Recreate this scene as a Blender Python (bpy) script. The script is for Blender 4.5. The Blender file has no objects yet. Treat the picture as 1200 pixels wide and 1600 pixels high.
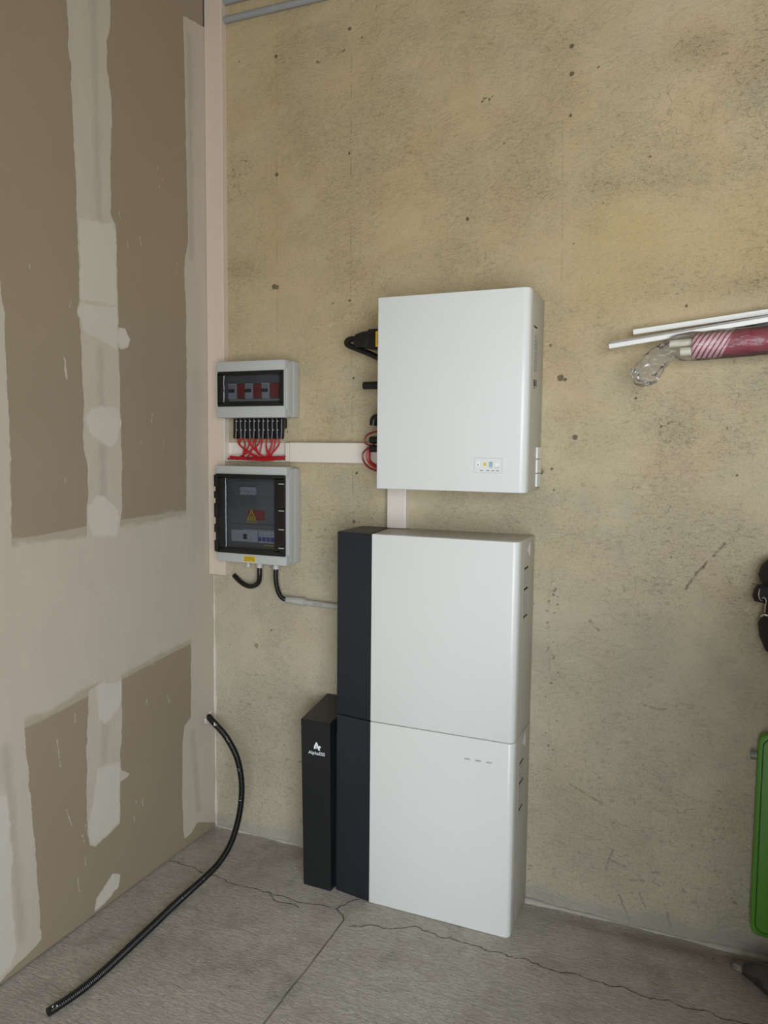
import bpy, bmesh, math, random
import numpy as np
from mathutils import Vector, Matrix
random.seed(7); rng = np.random.default_rng(7)
SC = bpy.context.scene; COL = SC.collection
SC.view_settings.view_transform = 'Standard'; SC.view_settings.look = 'None'
SC.view_settings.gamma = 1; SC.view_settings.use_curve_mapping = False
SC.view_settings.exposure = 0.32

# ------------------------------------------------------------------ camera
cam_d = bpy.data.cameras.new('camera'); cam = bpy.data.objects.new('camera', cam_d); COL.objects.link(cam)
SC.camera = cam
cam_d.sensor_fit = 'VERTICAL'; cam_d.sensor_height = 24.0; cam_d.lens = 24.0 * 1210.726 / 1600
cam_d.clip_start = 0.05; cam_d.clip_end = 200
_yaw, _pit, _rol = CAMROT = (-0.40751, -0.08343, 0.00957)
_f = Vector((math.sin(_yaw)*math.cos(_pit), math.cos(_yaw)*math.cos(_pit), math.sin(_pit)))
_r = Vector((math.cos(_yaw), -math.sin(_yaw), 0)); _u = _r.cross(_f)
_r2 = _r*math.cos(_rol) + _u*math.sin(_rol); _u2 = -_r*math.sin(_rol) + _u*math.cos(_rol)
_m = Matrix((_r2, _u2, -_f)).transposed().to_4x4(); _m.translation = Vector((1.8739, -2.5975, 1.5873))
cam.matrix_world = _m

# ------------------------------------------------------------------ light
w = bpy.data.worlds.new('sky'); SC.world = w; w.use_nodes = True
w.node_tree.nodes['Background'].inputs[0].default_value = (0.80, 0.90, 1.0, 1)
w.node_tree.nodes['Background'].inputs[1].default_value = 1.0
def area(name, loc, aim, sx, sy, power, col):
    d = bpy.data.lights.new(name, 'AREA'); d.shape = 'RECTANGLE'; d.size = sx; d.size_y = sy
    d.energy = power; d.color = col
    o = bpy.data.objects.new(name, d); COL.objects.link(o); o.location = loc
    o.rotation_euler = (Vector(aim) - Vector(loc)).to_track_quat('-Z', 'Z').to_euler()
    return o
DOOR = (1.8, 4.1, 2.45, -3.8)      # garage door opening: x0, x1, height, y
area('daylight_through_door', (2.95, -3.79, 1.22), (2.95, 0, .55), 2.25, 2.35, 128, (0.862, 0.935, 1.0))

# ------------------------------------------------------------------ helpers
def link(o): COL.objects.link(o); return o
def root_of(o):
    while o.parent: o = o.parent
    return o
def mk(name, bm, mat, parent=None, smooth=False, angle=40):
    me = bpy.data.meshes.new(name)
    if parent is not None:
        bmesh.ops.translate(bm, verts=bm.verts, vec=-Vector(root_of(parent).location))
    bm.to_mesh(me); bm.free()
    mats = mat if isinstance(mat, (list, tuple)) else [mat]
    for m in mats: me.materials.append(m)
    if smooth:
        me.shade_smooth()
        me.set_sharp_from_angle(angle=math.radians(angle))
    o = bpy.data.objects.new(name, me); link(o)
    if parent is not None: o.parent = parent
    return o
def tag(o, label=None, cat=None, group=None, kind=None):
    if label: o['label'] = label
    if cat: o['category'] = cat
    if group: o['group'] = group
    if kind: o['kind'] = kind
    return o
def thing(name, loc, label, cat, group=None):
    o = bpy.data.objects.new(name, None); link(o); o.location = loc; o.empty_display_size = .05
    return tag(o, label, cat, group)
def struct(o, label=None): return tag(o, label, kind='structure')
def box(bm, a, b, bev=0, seg=2):
    x0, x1 = sorted((a[0], b[0])); y0, y1 = sorted((a[1], b[1])); z0, z1 = sorted((a[2], b[2]))
    g = bmesh.ops.create_cube(bm, size=1)
    vs = g['verts']
    for v in vs:
        v.co = Vector((x0 if v.co.x < 0 else x1, y0 if v.co.y < 0 else y1, z0 if v.co.z < 0 else z1))
    if bev > 0:
        es = list({e for v in vs for e in v.link_edges})
        bmesh.ops.bevel(bm, geom=es, offset=bev, segments=seg, affect='EDGES', profile=.5)
    return bm
def B(a, b, bev=0, seg=2): return box(bmesh.new(), a, b, bev, seg)
def prism(bm, pts, lo, hi, axis='z', bev=0, seg=2):
    """outline pts extruded along an axis: z -> (x,y), y -> (x,z), x -> (y,z)"""
    def P(p, t):
        return {'z': (p[0], p[1], t), 'y': (p[0], t, p[1]), 'x': (t, p[0], p[1])}[axis]
    a = [bm.verts.new(P(p, lo)) for p in pts]; b = [bm.verts.new(P(p, hi)) for p in pts]
    n = len(pts); fs = [bm.faces.new(a), bm.faces.new(b[::-1])]
    for i in range(n): fs.append(bm.faces.new((a[i], b[i], b[(i+1) % n], a[(i+1) % n])))
    bmesh.ops.recalc_face_normals(bm, faces=fs)
    if bev > 0:
        es = list(set(fs[0].edges) | set(fs[1].edges))
        bmesh.ops.bevel(bm, geom=es, offset=bev, segments=seg, affect='EDGES', profile=.5)
    return bm
def rrect(x0, x1, z0, z1, r, n=6):
    out = []
    for cx, cz, a0 in ((x1-r, z1-r, 0), (x0+r, z1-r, 90), (x0+r, z0+r, 180), (x1-r, z0+r, 270)):
        for k in range(n+1):
            a = math.radians(a0 + 90*k/n); out.append((cx + r*math.cos(a), cz + r*math.sin(a)))
    return out
def catmull(pts, n=8):
    P = [Vector(p) for p in pts]; P = [2*P[0]-P[1]] + P + [2*P[-1]-P[-2]]; out = []
    for i in range(1, len(P)-2):
        for k in range(n):
            t = k/n; a, b, c, d = P[i-1:i+3]
            out.append(.5*((2*b) + (c-a)*t + (2*a-5*b+4*c-d)*t*t + (3*b-a-3*c+d)*t**3))
    out.append(P[-2]); return out
def tube(bm, path, r, n=12, cap=True):
    path = [Vector(p) for p in path]; m = len(path)
    rad = r if callable(r) else (lambda t: r)
    T = [(path[min(i+1, m-1)] - path[max(i-1, 0)]).normalized() for i in range(m)]
    up = Vector((0, 0, 1)) if abs(T[0].z) < .9 else Vector((1, 0, 0))
    N = (up - T[0]*up.dot(T[0])).normalized(); rings = []
    for i in range(m):
        N = (N - T[i]*N.dot(T[i])).normalized(); Bn = T[i].cross(N); rr = rad(i/(m-1))
        rings.append([bm.verts.new(path[i] + rr*(math.cos(2*math.pi*k/n)*N + math.sin(2*math.pi*k/n)*Bn)) for k in range(n)])
    for i in range(m-1):
        for k in range(n):
            bm.faces.new((rings[i][k], rings[i][(k+1) % n], rings[i+1][(k+1) % n], rings[i+1][k]))
    if cap: bm.faces.new(rings[0][::-1]); bm.faces.new(rings[-1])
    return bm
def T(path, r, n=12, cap=True): return tube(bmesh.new(), path, r, n, cap)
def blob(bm, c, r, amp=.25, sub=2, seed=0, squash=(1, 1, 1)):
    g = bmesh.ops.create_icosphere(bm, subdivisions=sub, radius=1); rr = random.Random(seed)
    for v in g['verts']:
        k = 1 + amp*(rr.random()-.5)
        v.co = Vector(c) + Vector((v.co.x*squash[0], v.co.y*squash[1], v.co.z*squash[2]))*r*k
    return bm

# ------------------------------------------------------------------ materials
def srgb(r, g, b):
    f = lambda c: (c/255/12.92) if c/255 <= .04045 else ((c/255+.055)/1.055)**2.4
    return (f(r), f(g), f(b), 1)
class NT:
    def __init__(s, name, rough=.5, col=None, metal=0, spec=.5):
        s.m = bpy.data.materials.new(name); s.m.use_nodes = True; s.t = s.m.node_tree
        s.b = s.t.nodes['Principled BSDF']; s.b.inputs['Roughness'].default_value = rough
        s.b.inputs['Metallic'].default_value = metal; s.b.inputs['Specular IOR Level'].default_value = spec
        if col: s.b.inputs['Base Color'].default_value = col
        s.co = None
    def n(s, k, **kw):
        x = s.t.nodes.new(k)
        for a, b in kw.items(): setattr(x, a, b)
        return x
    def put(s, sock, v):
        if hasattr(v, 'is_output') or hasattr(v, 'links'): s.t.links.new(v, sock)
        else: sock.default_value = v
    def coord(s, scale=(1, 1, 1), obj=True):
        if s.co is None: s.co = s.n('ShaderNodeTexCoord').outputs['Object']
        mp = s.n('ShaderNodeMapping'); s.t.links.new(s.co, mp.inputs[0]); mp.inputs['Scale'].default_value = scale
        return mp.outputs[0]
    def noise(s, scale, detail=4, rough=.6, stretch=(1, 1, 1), dist=0):
        x = s.n('ShaderNodeTexNoise'); s.t.links.new(s.coord(stretch), x.inputs['Vector'])
        x.inputs['Scale'].default_value = scale; x.inputs['Detail'].default_value = detail
        x.inputs['Roughness'].default_value = rough; x.inputs['Distortion'].default_value = dist
        return x.outputs['Fac']
    def vor(s, scale, stretch=(1, 1, 1), feature='F1'):
        x = s.n('ShaderNodeTexVoronoi', feature=feature); s.t.links.new(s.coord(stretch), x.inputs['Vector'])
        x.inputs['Scale'].default_value = scale; return x.outputs['Distance']
    def attr(s, name): return s.n('ShaderNodeAttribute', attribute_name=name).outputs['Fac']
    def math(s, op, a, b=0., clamp=False):
        x = s.n('ShaderNodeMath', operation=op, use_clamp=clamp); s.put(x.inputs[0], a); s.put(x.inputs[1], b); return x.outputs[0]
    def rng(s, v, a, b, c=0., d=1.):
        x = s.n('ShaderNodeMapRange', interpolation_type='SMOOTHSTEP'); s.put(x.inputs[0], v)
        for i, q in enumerate((a, b, c, d)): x.inputs[i+1].default_value = q
        return x.outputs[0]
    def mix(s, f, a, b, mode='MIX'):
        x = s.n('ShaderNodeMix', data_type='RGBA', blend_type=mode)
        s.put(x.inputs[0], f); s.put(x.inputs[6], a); s.put(x.inputs[7], b); return x.outputs[2]
    def base(s, c): s.t.links.new(c, s.b.inputs['Base Color'])
    def bump(s, h, strength=.3, dist=.002, prev=None):
        x = s.n('ShaderNodeBump'); x.inputs['Strength'].default_value = strength; x.inputs['Distance'].default_value = dist
        s.t.links.new(h, x.inputs['Height'])
        if prev is not None: s.t.links.new(prev, x.inputs['Normal'])
        s.t.links.new(x.outputs[0], s.b.inputs['Normal']); return x.outputs[0]
def plain(name, rgb, rough=.45, metal=0, var=.04, scale=40, bump=0, spec=.5):
    m = NT(name, rough, None, metal, spec); c = srgb(*rgb)
    lo = tuple(x*(1-var) for x in c[:3]) + (1,); hi = tuple(min(1, x*(1+var)) for x in c[:3]) + (1,)
    nz = m.noise(scale, 3)
    m.base(m.mix(nz, lo, hi))
    if bump: m.bump(m.noise(scale*8, 2), bump, .0005)
    return m.m

M = {}
M['trunk'] = plain('cream_plastic_trunking', (214, 196, 178), .45)
M['trunk_white'] = plain('white_plastic_trunking', (224, 214, 202), .45)
M['enclosure'] = plain('light_grey_plastic', (186, 187, 183), .4)
M['white'] = plain('white_powder_coated_steel', (226, 227, 223), .32, var=.01, scale=6)
M['white_shaded'] = plain('white_painted_side_steel', (184, 181, 170), .42, var=.012, scale=6)  # casing white greyed so the side faces carry shade in their colour
M['navy'] = plain('anthracite_painted_steel', (31, 35, 42), .42, var=.05, scale=5)
M['cover_black'] = plain('black_painted_cover', (27, 29, 31), .38, var=.06, scale=5)
M['gap'] = plain('dark_seam', (14, 14, 15), .8)
M['black'] = plain('black_plastic', (20, 19, 19), .4, var=.15)
M['black_soft'] = plain('black_woven_fabric', (22, 20, 22), .75, var=.3, scale=120, bump=.4)
M['rubber'] = plain('black_cable_sheath', (16, 15, 16), .35, var=.1)
M['red'] = plain('red_wire_sheath', (176, 22, 30), .35, var=.1)
M['redblk'] = plain('red_breaker_button', (170, 30, 40), .4)
M['breaker'] = plain('white_breaker_case', (205, 208, 212), .4)
M['lever'] = plain('dark_blue_breaker_lever', (22, 30, 62), .35)
M['lever_blue'] = plain('blue_breaker_lever', (40, 85, 165), .35)
M['inside'] = plain('grey_inner_panel', (118, 122, 126), .5)
M['yellow'] = plain('yellow_label_film', (226, 192, 38), .4)
M['gold'] = plain('orange_yellow_label_film', (232, 178, 40), .4)
M['print'] = plain('black_print', (22, 22, 22), .6)
M['greyprint'] = plain('grey_print', (120, 122, 122), .6)
M['faintprint'] = plain('faint_grey_print', (150, 150, 146), .6)
M['side_label'] = plain('matt_label_film', (186, 183, 174), .5)
M['palegrey'] = plain('pale_grey_print', (176, 180, 182), .5)
M['paper'] = plain('white_label_paper', (226, 226, 222), .5)
M['silver_label'] = plain('grey_rating_label', (186, 184, 176), .4)
M['logo'] = plain('white_logo_print', (240, 244, 246), .4)
M['conduit'] = plain('grey_pvc_conduit', (150, 151, 152), .4)
M['conduit_light'] = plain('pale_grey_pvc_conduit', (176, 173, 166), .4)
M['plaster_blob'] = plain('dried_plaster_splash', (222, 218, 208), .8)
M['rod'] = plain('white_aluminium_profile', (232, 230, 224), .35)
M['rodgrey'] = plain('grey_profile_groove', (150, 146, 142), .5)
M['pole'] = plain('ivory_pole_plastic', (220, 214, 196), .4)
M['green'] = plain('green_plastic_sheet', (84, 142, 38), .45, var=.05, scale=8)
M['greendark'] = plain('dark_green_groove', (40, 82, 20), .6)
M['chrome'] = NT('brushed_steel', .25, (.7, .7, .68, 1), 1).m
M['tubegrey'] = plain('grey_green_tube', (126, 128, 112), .4)
M['amber'] = plain('amber_icon_ink', (232, 196, 70), .4)
M['teal'] = plain('teal_icon_ink', (150, 200, 200), .4)

def smoked():
    m = NT('smoked_polycarbonate', .08); t = m.t; t.nodes.remove(m.b)
    tr = m.n('ShaderNodeBsdfTransparent'); tr.inputs[0].default_value = (.70, .71, .73, 1)
    gl = m.n('ShaderNodeBsdfGlossy'); gl.inputs['Roughness'].default_value = .08; gl.inputs[0].default_value = (1, 1, 1, 1)
    fr = m.n('ShaderNodeFresnel'); fr.inputs[0].default_value = 1.45
    mx = m.n('ShaderNodeMixShader'); t.links.new(fr.outputs[0], mx.inputs[0]); t.links.new(tr.outputs[0], mx.inputs[1]); t.links.new(gl.outputs[0], mx.inputs[2])
    t.links.new(mx.outputs[0], t.nodes['Material Output'].inputs[0]); return m.m
M['smoked'] = smoked()
def film(name, haze, tint):
    m = NT(name, .2); t = m.t; t.nodes.remove(m.b)
    tr = m.n('ShaderNodeBsdfTransparent'); tr.inputs[0].default_value = (.96, .96, .96, 1)
    df = m.n('ShaderNodeBsdfDiffuse'); df.inputs[0].default_value = tint
    tl = m.n('ShaderNodeBsdfTranslucent'); tl.inputs[0].default_value = tint
    dd = m.n('ShaderNodeMixShader'); t.links.new(df.outputs[0], dd.inputs[1]); t.links.new(tl.outputs[0], dd.inputs[2])
    a = m.n('ShaderNodeMixShader'); f = m.math('MULTIPLY', m.rng(m.noise(26, 3), .1, .6), haze)
    t.links.new(f, a.inputs[0]); t.links.new(tr.outputs[0], a.inputs[1]); t.links.new(dd.outputs[0], a.inputs[2])
    gl = m.n('ShaderNodeBsdfGlossy'); gl.inputs['Roughness'].default_value = .12
    fr = m.n('ShaderNodeFresnel'); fr.inputs[0].default_value = 1.3
    bp = m.n('ShaderNodeBump'); bp.inputs['Strength'].default_value = .5; bp.inputs['Distance'].default_value = .01
    t.links.new(m.noise(22, 2, .5, (1, 1, 2.0), .8), bp.inputs['Height'])
    t.links.new(bp.outputs[0], gl.inputs['Normal']); t.links.new(bp.outputs[0], fr.inputs['Normal'])
    b = m.n('ShaderNodeMixShader'); t.links.new(fr.outputs[0], b.inputs[0]); t.links.new(a.outputs[0], b.inputs[1]); t.links.new(gl.outputs[0], b.inputs[2])
    t.links.new(b.outputs[0], t.nodes['Material Output'].inputs[0]); return m.m
M['film'] = film('clear_plastic_film', .13, (.8, .8, .78, 1))
M['film_floor'] = film('clear_plastic_bag_film', .16, (.6, .6, .6, 1))

# parasol cloth: crimson with pale diagonal straps at the end
def parasol_cloth():
    m = NT('crimson_parasol_cloth', .5)
    sx = m.n('ShaderNodeSeparateXYZ'); m.t.links.new(m.coord(), sx.inputs[0])
    d = m.math('ADD', m.math('MULTIPLY', sx.outputs[0], 1.0), m.math('MULTIPLY', sx.outputs[2], -.62))
    d = m.math('ADD', d, m.math('MULTIPLY', m.noise(16, 2), .006))
    st = m.math('SINE', m.math('MULTIPLY', d, 2*math.pi/.0145))
    st = m.rng(st, -.55, -.25)
    lim = m.rng(m.math('ADD', sx.outputs[0], m.math('MULTIPLY', sx.outputs[2], -.45)), .082, .086, 1, 0)
    f = m.math('MULTIPLY', st, lim)
    red = m.mix(m.noise(30, 3), srgb(112, 0, 28), srgb(150, 3, 42))
    m.base(m.mix(f, red, srgb(214, 176, 180)))
    m.bump(m.noise(30, 3, .6, (.5, 1, 1)), .6, .006)
    return m.m
M['parasol'] = parasol_cloth()

# ------------------------------------------------------------------ distance fields on gridded surfaces
def seg_dist(X, Y, pts):
    d = np.full(X.shape, 9.0)
    for (x0, y0), (x1, y1) in zip(pts[:-1], pts[1:]):
        dx, dy = x1-x0, y1-y0; L = dx*dx+dy*dy+1e-12
        t = np.clip(((X-x0)*dx+(Y-y0)*dy)/L, 0, 1)
        d = np.minimum(d, np.hypot(X-x0-t*dx, Y-y0-t*dy))
    return d
def sdf(X, Y, poly):
    d = seg_dist(X, Y, poly+[poly[0]]); ins = np.zeros(X.shape, bool)
    n = len(poly)
    for i in range(n):
        x0, y0 = poly[i]; x1, y1 = poly[(i+1) % n]
        if y0 == y1: continue
        c = (y0 > Y) != (y1 > Y)
        ins ^= c & (X < (x1-x0)*(Y-y0)/(y1-y0)+x0)
    return np.where(ins, -d, d)
def grid(name, U, V, conv, mat, attrs, hole=None, flip=False):
    nu, nv = len(U), len(V); UU, VV = np.meshgrid(U, V, indexing='ij')
    co = conv(UU.ravel(), VV.ravel())
    i, j = np.meshgrid(np.arange(nu-1), np.arange(nv-1), indexing='ij'); a = (i*nv+j).ravel()
    q = np.stack([a, a+nv, a+nv+1, a+1], 1)
    if flip: q = q[:, ::-1]
    if hole is not None:
        keep = ~hole(UU.ravel()[q].mean(1), VV.ravel()[q].mean(1)); q = q[keep]
    me = bpy.data.meshes.new(name); me.vertices.add(nu*nv); me.vertices.foreach_set('co', co.astype(np.float32).ravel())
    me.loops.add(q.size); me.loops.foreach_set('vertex_index', q.ravel().astype(np.int32))
    me.polygons.add(len(q)); me.polygons.foreach_set('loop_start', np.arange(0, q.size, 4, dtype=np.int32))
    me.update(calc_edges=True); me.validate()
    for k, fn in attrs.items():
        at = me.attributes.new(k, 'FLOAT', 'POINT'); at.data.foreach_set('value', fn(UU, VV).astype(np.float32).ravel())
    me.materials.append(mat); me.shade_smooth()
    return link(bpy.data.objects.new(name, me))

# ------------------------------------------------------------------ left wall: plasterboard with jointing compound
MUD_CRISP = [
 [(-0.719,2.947),(-0.719,3.8),(-0.54,3.8),(-0.533,3.042),(-0.536,2.942),(-0.555,2.883),(-0.552,2.796),(-0.537,2.702),(-0.539,2.62),(-0.549,2.475),(-0.55,2.342),(-0.527,2.307),(-0.527,2.214),(-0.525,2.047),(-0.524,1.877),(-0.522,1.706),(-0.521,1.62),(-0.524,1.38),(-0.532,1.332),(-0.534,1.27),(-0.56,1.207),(-0.648,1.218),(-0.686,1.286),(-0.686,1.369),(-0.679,1.41),(-0.678,1.535),(-0.693,1.576),(-0.693,1.667),(-0.687,1.698),(-0.69,1.779),(-0.692,1.899),(-0.697,1.978),(-0.71,2.002),(-0.695,2.038),(-0.694,2.176),(-0.696,2.283),(-0.698,2.312),(-0.701,2.446),(-0.707,2.597),(-0.71,2.746),(-0.716,2.8)],
 [(-0.163,3.154),(-0.048,3.175),(0.077,3.211),(0.032,-0.099),(-0.003,0.015),(-0.128,0.072),(-0.161,0.047),(-0.214,0.041),(-0.223,0.18),(-0.215,0.435),(-0.202,0.495),(-0.161,0.52),(-0.156,0.812),(-0.174,1.337),(-0.163,1.916),(-0.163,2.13),(-0.173,2.223),(-0.168,2.283),(-0.144,2.347),(-0.146,2.44),(-0.151,2.763),(-0.158,3.033)],
 [(-0.695,0.779),(-0.705,0.631),(-0.717,0.418),(-0.712,0.305),(-0.705,0.258),(-0.677,0.239),(-0.563,0.266),(-0.557,0.395),(-0.553,0.532),(-0.546,0.564),(-0.539,0.824)],
 [(-0.564,0.467),(-0.549,0.454),(-0.508,0.424),(-0.531,0.415),(-0.559,0.415),(-0.581,0.439)],
 [(-1.22,1.24),(-1.22,3.8),(-1.03,3.8),(-1.02,2.4),(-0.99,2.022),(-0.982,1.971),(-0.979,1.757),(-0.974,1.575),(-0.978,1.298),(-0.98,1.242)],
 [(-1.3,0.883),(-0.951,0.775),(-0.953,0.74),(-0.942,0.574),(-0.934,0.45),(-0.923,0.282),(-0.914,0.111),(-0.914,0.053),(-0.961,0.036),(-1.02,0.026),(-1.065,0.012),(-1.3,0.01)],
 [(-0.568,0.079),(-0.576,0.043),(-0.638,0.019),(-0.695,0.012),(-0.682,0.055),(-0.636,0.087),(-0.605,0.105)],
 [(-0.518,1.978),(-0.493,1.977),(-0.469,1.948),(-0.479,1.919),(-0.517,1.904),(-0.54,1.939)],
 [(-0.765,1.855),(-0.758,1.85),(-0.752,1.80),(-0.757,1.775),(-0.765,1.81)],
]
MUD_SOFT = [[(-3.0,1.3),(-1.1,1.315),(-0.978,1.311),(-0.881,1.312),(-0.684,1.323),(-0.526,1.331),(-0.362,1.334),(-0.174,1.337),(0.051,1.342),(0.044,0.822),(-0.156,0.812),(-0.338,0.796),(-0.54,0.775),(-0.667,0.766),(-0.799,0.751),(-0.953,0.74),(-1.122,0.729),(-3.0,0.7)]]
COAT = [
 [(-0.695,2.038),(-0.71,2.002),(-0.697,1.978),(-0.688,1.94),(-0.627,1.928),(-0.529,1.894),(-0.525,2.047)],
 [(-0.696,2.293),(-0.55,2.32),(-0.527,2.297),(-0.527,2.214),(-0.525,2.047),(-0.695,2.038),(-0.694,2.176),(-0.695,2.235)],
 [(-0.691,1.667),(-0.662,1.705),(-0.605,1.715),(-0.531,1.712),(-0.52,1.663),(-0.534,1.609),(-0.565,1.576),(-0.609,1.586),(-0.665,1.617)],
 [(-0.687,1.338),(-0.682,1.39),(-0.642,1.425),(-0.599,1.416),(-0.54,1.37),(-0.532,1.336),(-0.552,1.272),(-0.661,1.279)],
 [(-0.666,0.792),(-0.54,0.779),(-0.532,0.72),(-0.559,0.671),(-0.621,0.639),(-0.658,0.663)],
 [(-0.669,0.508),(-0.557,0.488),(-0.557,0.395),(-0.566,0.272),(-0.676,0.248),(-0.705,0.262),(-0.711,0.327),(-0.686,0.404)],
 [(-1.044,0.576),(-1.018,0.566),(-1.006,0.404),(-1.016,0.25),(-1.006,0.084),(-1.024,0.029),(-1.3,0.018),(-1.3,0.611)],
 [(-0.568,0.079),(-0.576,0.043),(-0.638,0.019),(-0.695,0.012),(-0.682,0.055),(-0.636,0.087),(-0.605,0.105)],
 [(-0.518,1.978),(-0.493,1.977),(-0.469,1.948),(-0.479,1.919),(-0.517,1.904),(-0.54,1.939)],
]
def union(polys): 
    def fn(X, Y):
        d = np.full(X.shape, .5)
        for p in polys: d = np.minimum(d, sdf(X, Y, p))
        return d
    return fn
rs = random.Random(3)
SCR = []
for _ in range(22):
    y, z = rs.uniform(-.95, -.2), rs.uniform(.15, 2.6); l = rs.uniform(.005, .035); a = rs.uniform(-.3, .3)
    SCR.append([(y, z), (y+l*a, z-l)])
SCR += [[(-.36, 1.70), (-.368, 1.66)], [(-.30, 1.60), (-.305, 1.57)], [(-.42, 1.6), (-.425, 1.59)], [(-.45, 1.44), (-.452, 1.435)], [(-.21, 2.26), (-.215, 2.22)], [(-.26, 1.65), (-.262, 1.645)],
        [(-.83, .66), (-.82, .57)], [(-.80, .42), (-.78, .36)], [(-.76, .17), (-.755, .12)], [(-.30, .65), (-.29, .62)]]
def scratches(X, Y):
    d = np.full(X.shape, .5)
    for p in SCR: d = np.minimum(d, seg_dist(X, Y, p))
    return d
STREAK = [[(-.612, 3.6), (-.605, 2.3)], [(-.61, 1.90), (-.61, 1.72)], [(-.61, 1.58), (-.61, 1.42)], [(-.62, .64), (-.63, .52)], [(-1.02, .70), (-.985, .10)], [(-.125, 3.1), (-.125, 2.3)], [(-.15, .45), (-.12, .12)]]
def streaks(X, Y):
    d = np.full(X.shape, .5)
    for p in STREAK: d = np.minimum(d, seg_dist(X, Y, p))
    return d

def mat_board():
    m = NT('plasterboard_with_compound', .75, spec=.3)
    wob = m.math('MULTIPLY', m.math('SUBTRACT', m.noise(15, 6, .7), .5), .026)
    crisp = m.rng(m.math('ADD', m.attr('mud_crisp'), wob), -.0012, .0018, 1, 0)
    wob2 = m.math('MULTIPLY', m.math('SUBTRACT', m.noise(5, 5, .6, (1, 1, 2.2)), .5), .09)
    soft = m.rng(m.math('ADD', m.attr('mud_soft'), wob2), -.03, .006, 1, .0)
    edge = m.rng(m.attr('mud_soft'), -.001, .0015, 1, 0)
    soft = m.math('MAXIMUM', soft, m.math('MULTIPLY', edge, .5))
    mud = m.math('MAXIMUM', crisp, soft)
    coat = m.rng(m.math('ADD', m.attr('coat'), m.math('MULTIPLY', wob, 1.7)), -.010, .002, 1, 0)
    board = m.mix(m.noise(2.2, 3), srgb(147, 131, 110), srgb(160, 144, 122))
    board = m.mix(m.math('MULTIPLY', m.noise(8, 4, .6, (1, 14, 1)), .35), board, srgb(146, 132, 112))
    thin = m.mix(m.noise(7, 4, .6, (1, 2.5, .8)), srgb(186, 174, 160), srgb(198, 187, 172))
    st = m.rng(m.math('ADD', m.attr('streak'), m.math('MULTIPLY', m.noise(9, 3), .03)), .012, .045, 1, 0)
    thin = m.mix(m.math('MULTIPLY', st, .42), thin, srgb(158, 149, 137))
    thick = m.mix(m.noise(9, 3), srgb(206, 199, 187), srgb(198, 190, 177))
    c = m.mix(coat, thin, thick); c = m.mix(mud, board, c)
    sc = m.rng(m.math('ADD', m.attr('scratch'), m.math('MULTIPLY', m.noise(60, 3), .004)), .002, .005, 1, 0)
    c = m.mix(sc, c, srgb(206, 198, 184))
    # scuffs
    sf = m.rng(m.noise(14, 6, .7, (1, 1, 3), 1.5), .69, .74); c = m.mix(m.math('MULTIPLY', sf, .25), c, srgb(120, 104, 90))
    m.base(c)
    h = m.math('ADD', m.math('MULTIPLY', mud, 1.0), m.math('MULTIPLY', coat, .6))
    h = m.math('ADD', h, m.math('MULTIPLY', m.noise(40, 4, .6, (1, 1, 4)), .25))
    m.bump(h, .45, .0025); return m.m
YF = np.concatenate([np.linspace(-3.8, -1.35, 20)[:-1], np.arange(-1.35, -.0001, .005), [0.0]])
ZF = np.concatenate([np.arange(0.006, 3.32, .005), np.linspace(3.32, 3.8, 5)])
wl = grid('wall_left', YF, ZF, lambda y, z: np.stack([0*y, y, z], 1), mat_board(),
          {'mud_crisp': union(MUD_CRISP), 'mud_soft': union(MUD_SOFT), 'coat': union(COAT), 'scratch': scratches, 'streak': streaks},
          hole=lambda y, z: (y > -.042) & (z > 3.178), flip=True)
struct(wl)
backing = mk('wall_left_backing', B((-.16, -4.0, -.1), (-.05, .12, 3.9)), M['gap']); struct(backing); backing.name = 'trim_3'

# ------------------------------------------------------------------ back wall: rough beige render
def blobs(L):
    def fn(X, Y):
        v = np.zeros(X.shape)
        for x, z, sx, sz, a in L: v = v + a*np.exp(-.5*(((X-x)/sx)**2+((Y-z)/sz)**2))
        return v
    return fn
DOTS = [(.297,3.031,.007),(.299,2.605,.007),(.287,2.193,.010),(.30,2.19,.008),(1.386,2.864,.007),(1.389,2.779,.007),(1.389,2.652,.005),(.601,3.069,.007),(.603,2.64,.005),(1.051,2.364,.006),
        (1.472,2.784,.004),(1.759,2.03,.005),(1.38,1.821,.010),(1.396,1.815,.006),(1.433,1.626,.008),(1.345,1.927,.004),(.607,2.12,.005),(.64,1.49,.005),(.625,1.84,.004),(.63,1.31,.006),
        (1.37,1.45,.003),(1.36,1.0,.004),(1.36,1.52,.004),(1.62,1.75,.004),(1.7,1.66,.004),(.20,.79,.009),(.27,.86,.004),(.33,.4,.004),(1.12,2.745,.004),(1.095,2.74,.004),(1.108,2.75,.003),(1.10,2.748,.003),(1.13,2.752,.003)]
rd = random.Random(11)
for _ in range(46): DOTS.append((rd.choice([1.364, 1.379, 1.396])+rd.uniform(-.006, .006), rd.uniform(.52, 1.12), rd.uniform(.0015, .004)))
for _ in range(70): DOTS.append((rd.uniform(0, 2.1), rd.uniform(.1, 3.1), rd.uniform(.001, .0035)))
SEAM = [[(.303,3.5),(.301,2.067),(.30,1.95)], [(.606,3.5),(.612,2.119),(.63,1.2),(.63,.2)], [(1.359,2.892),(1.377,2.131)], [(1.364,1.12),(1.379,.45)], [(1.396,1.12),(1.402,.5)]]
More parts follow.
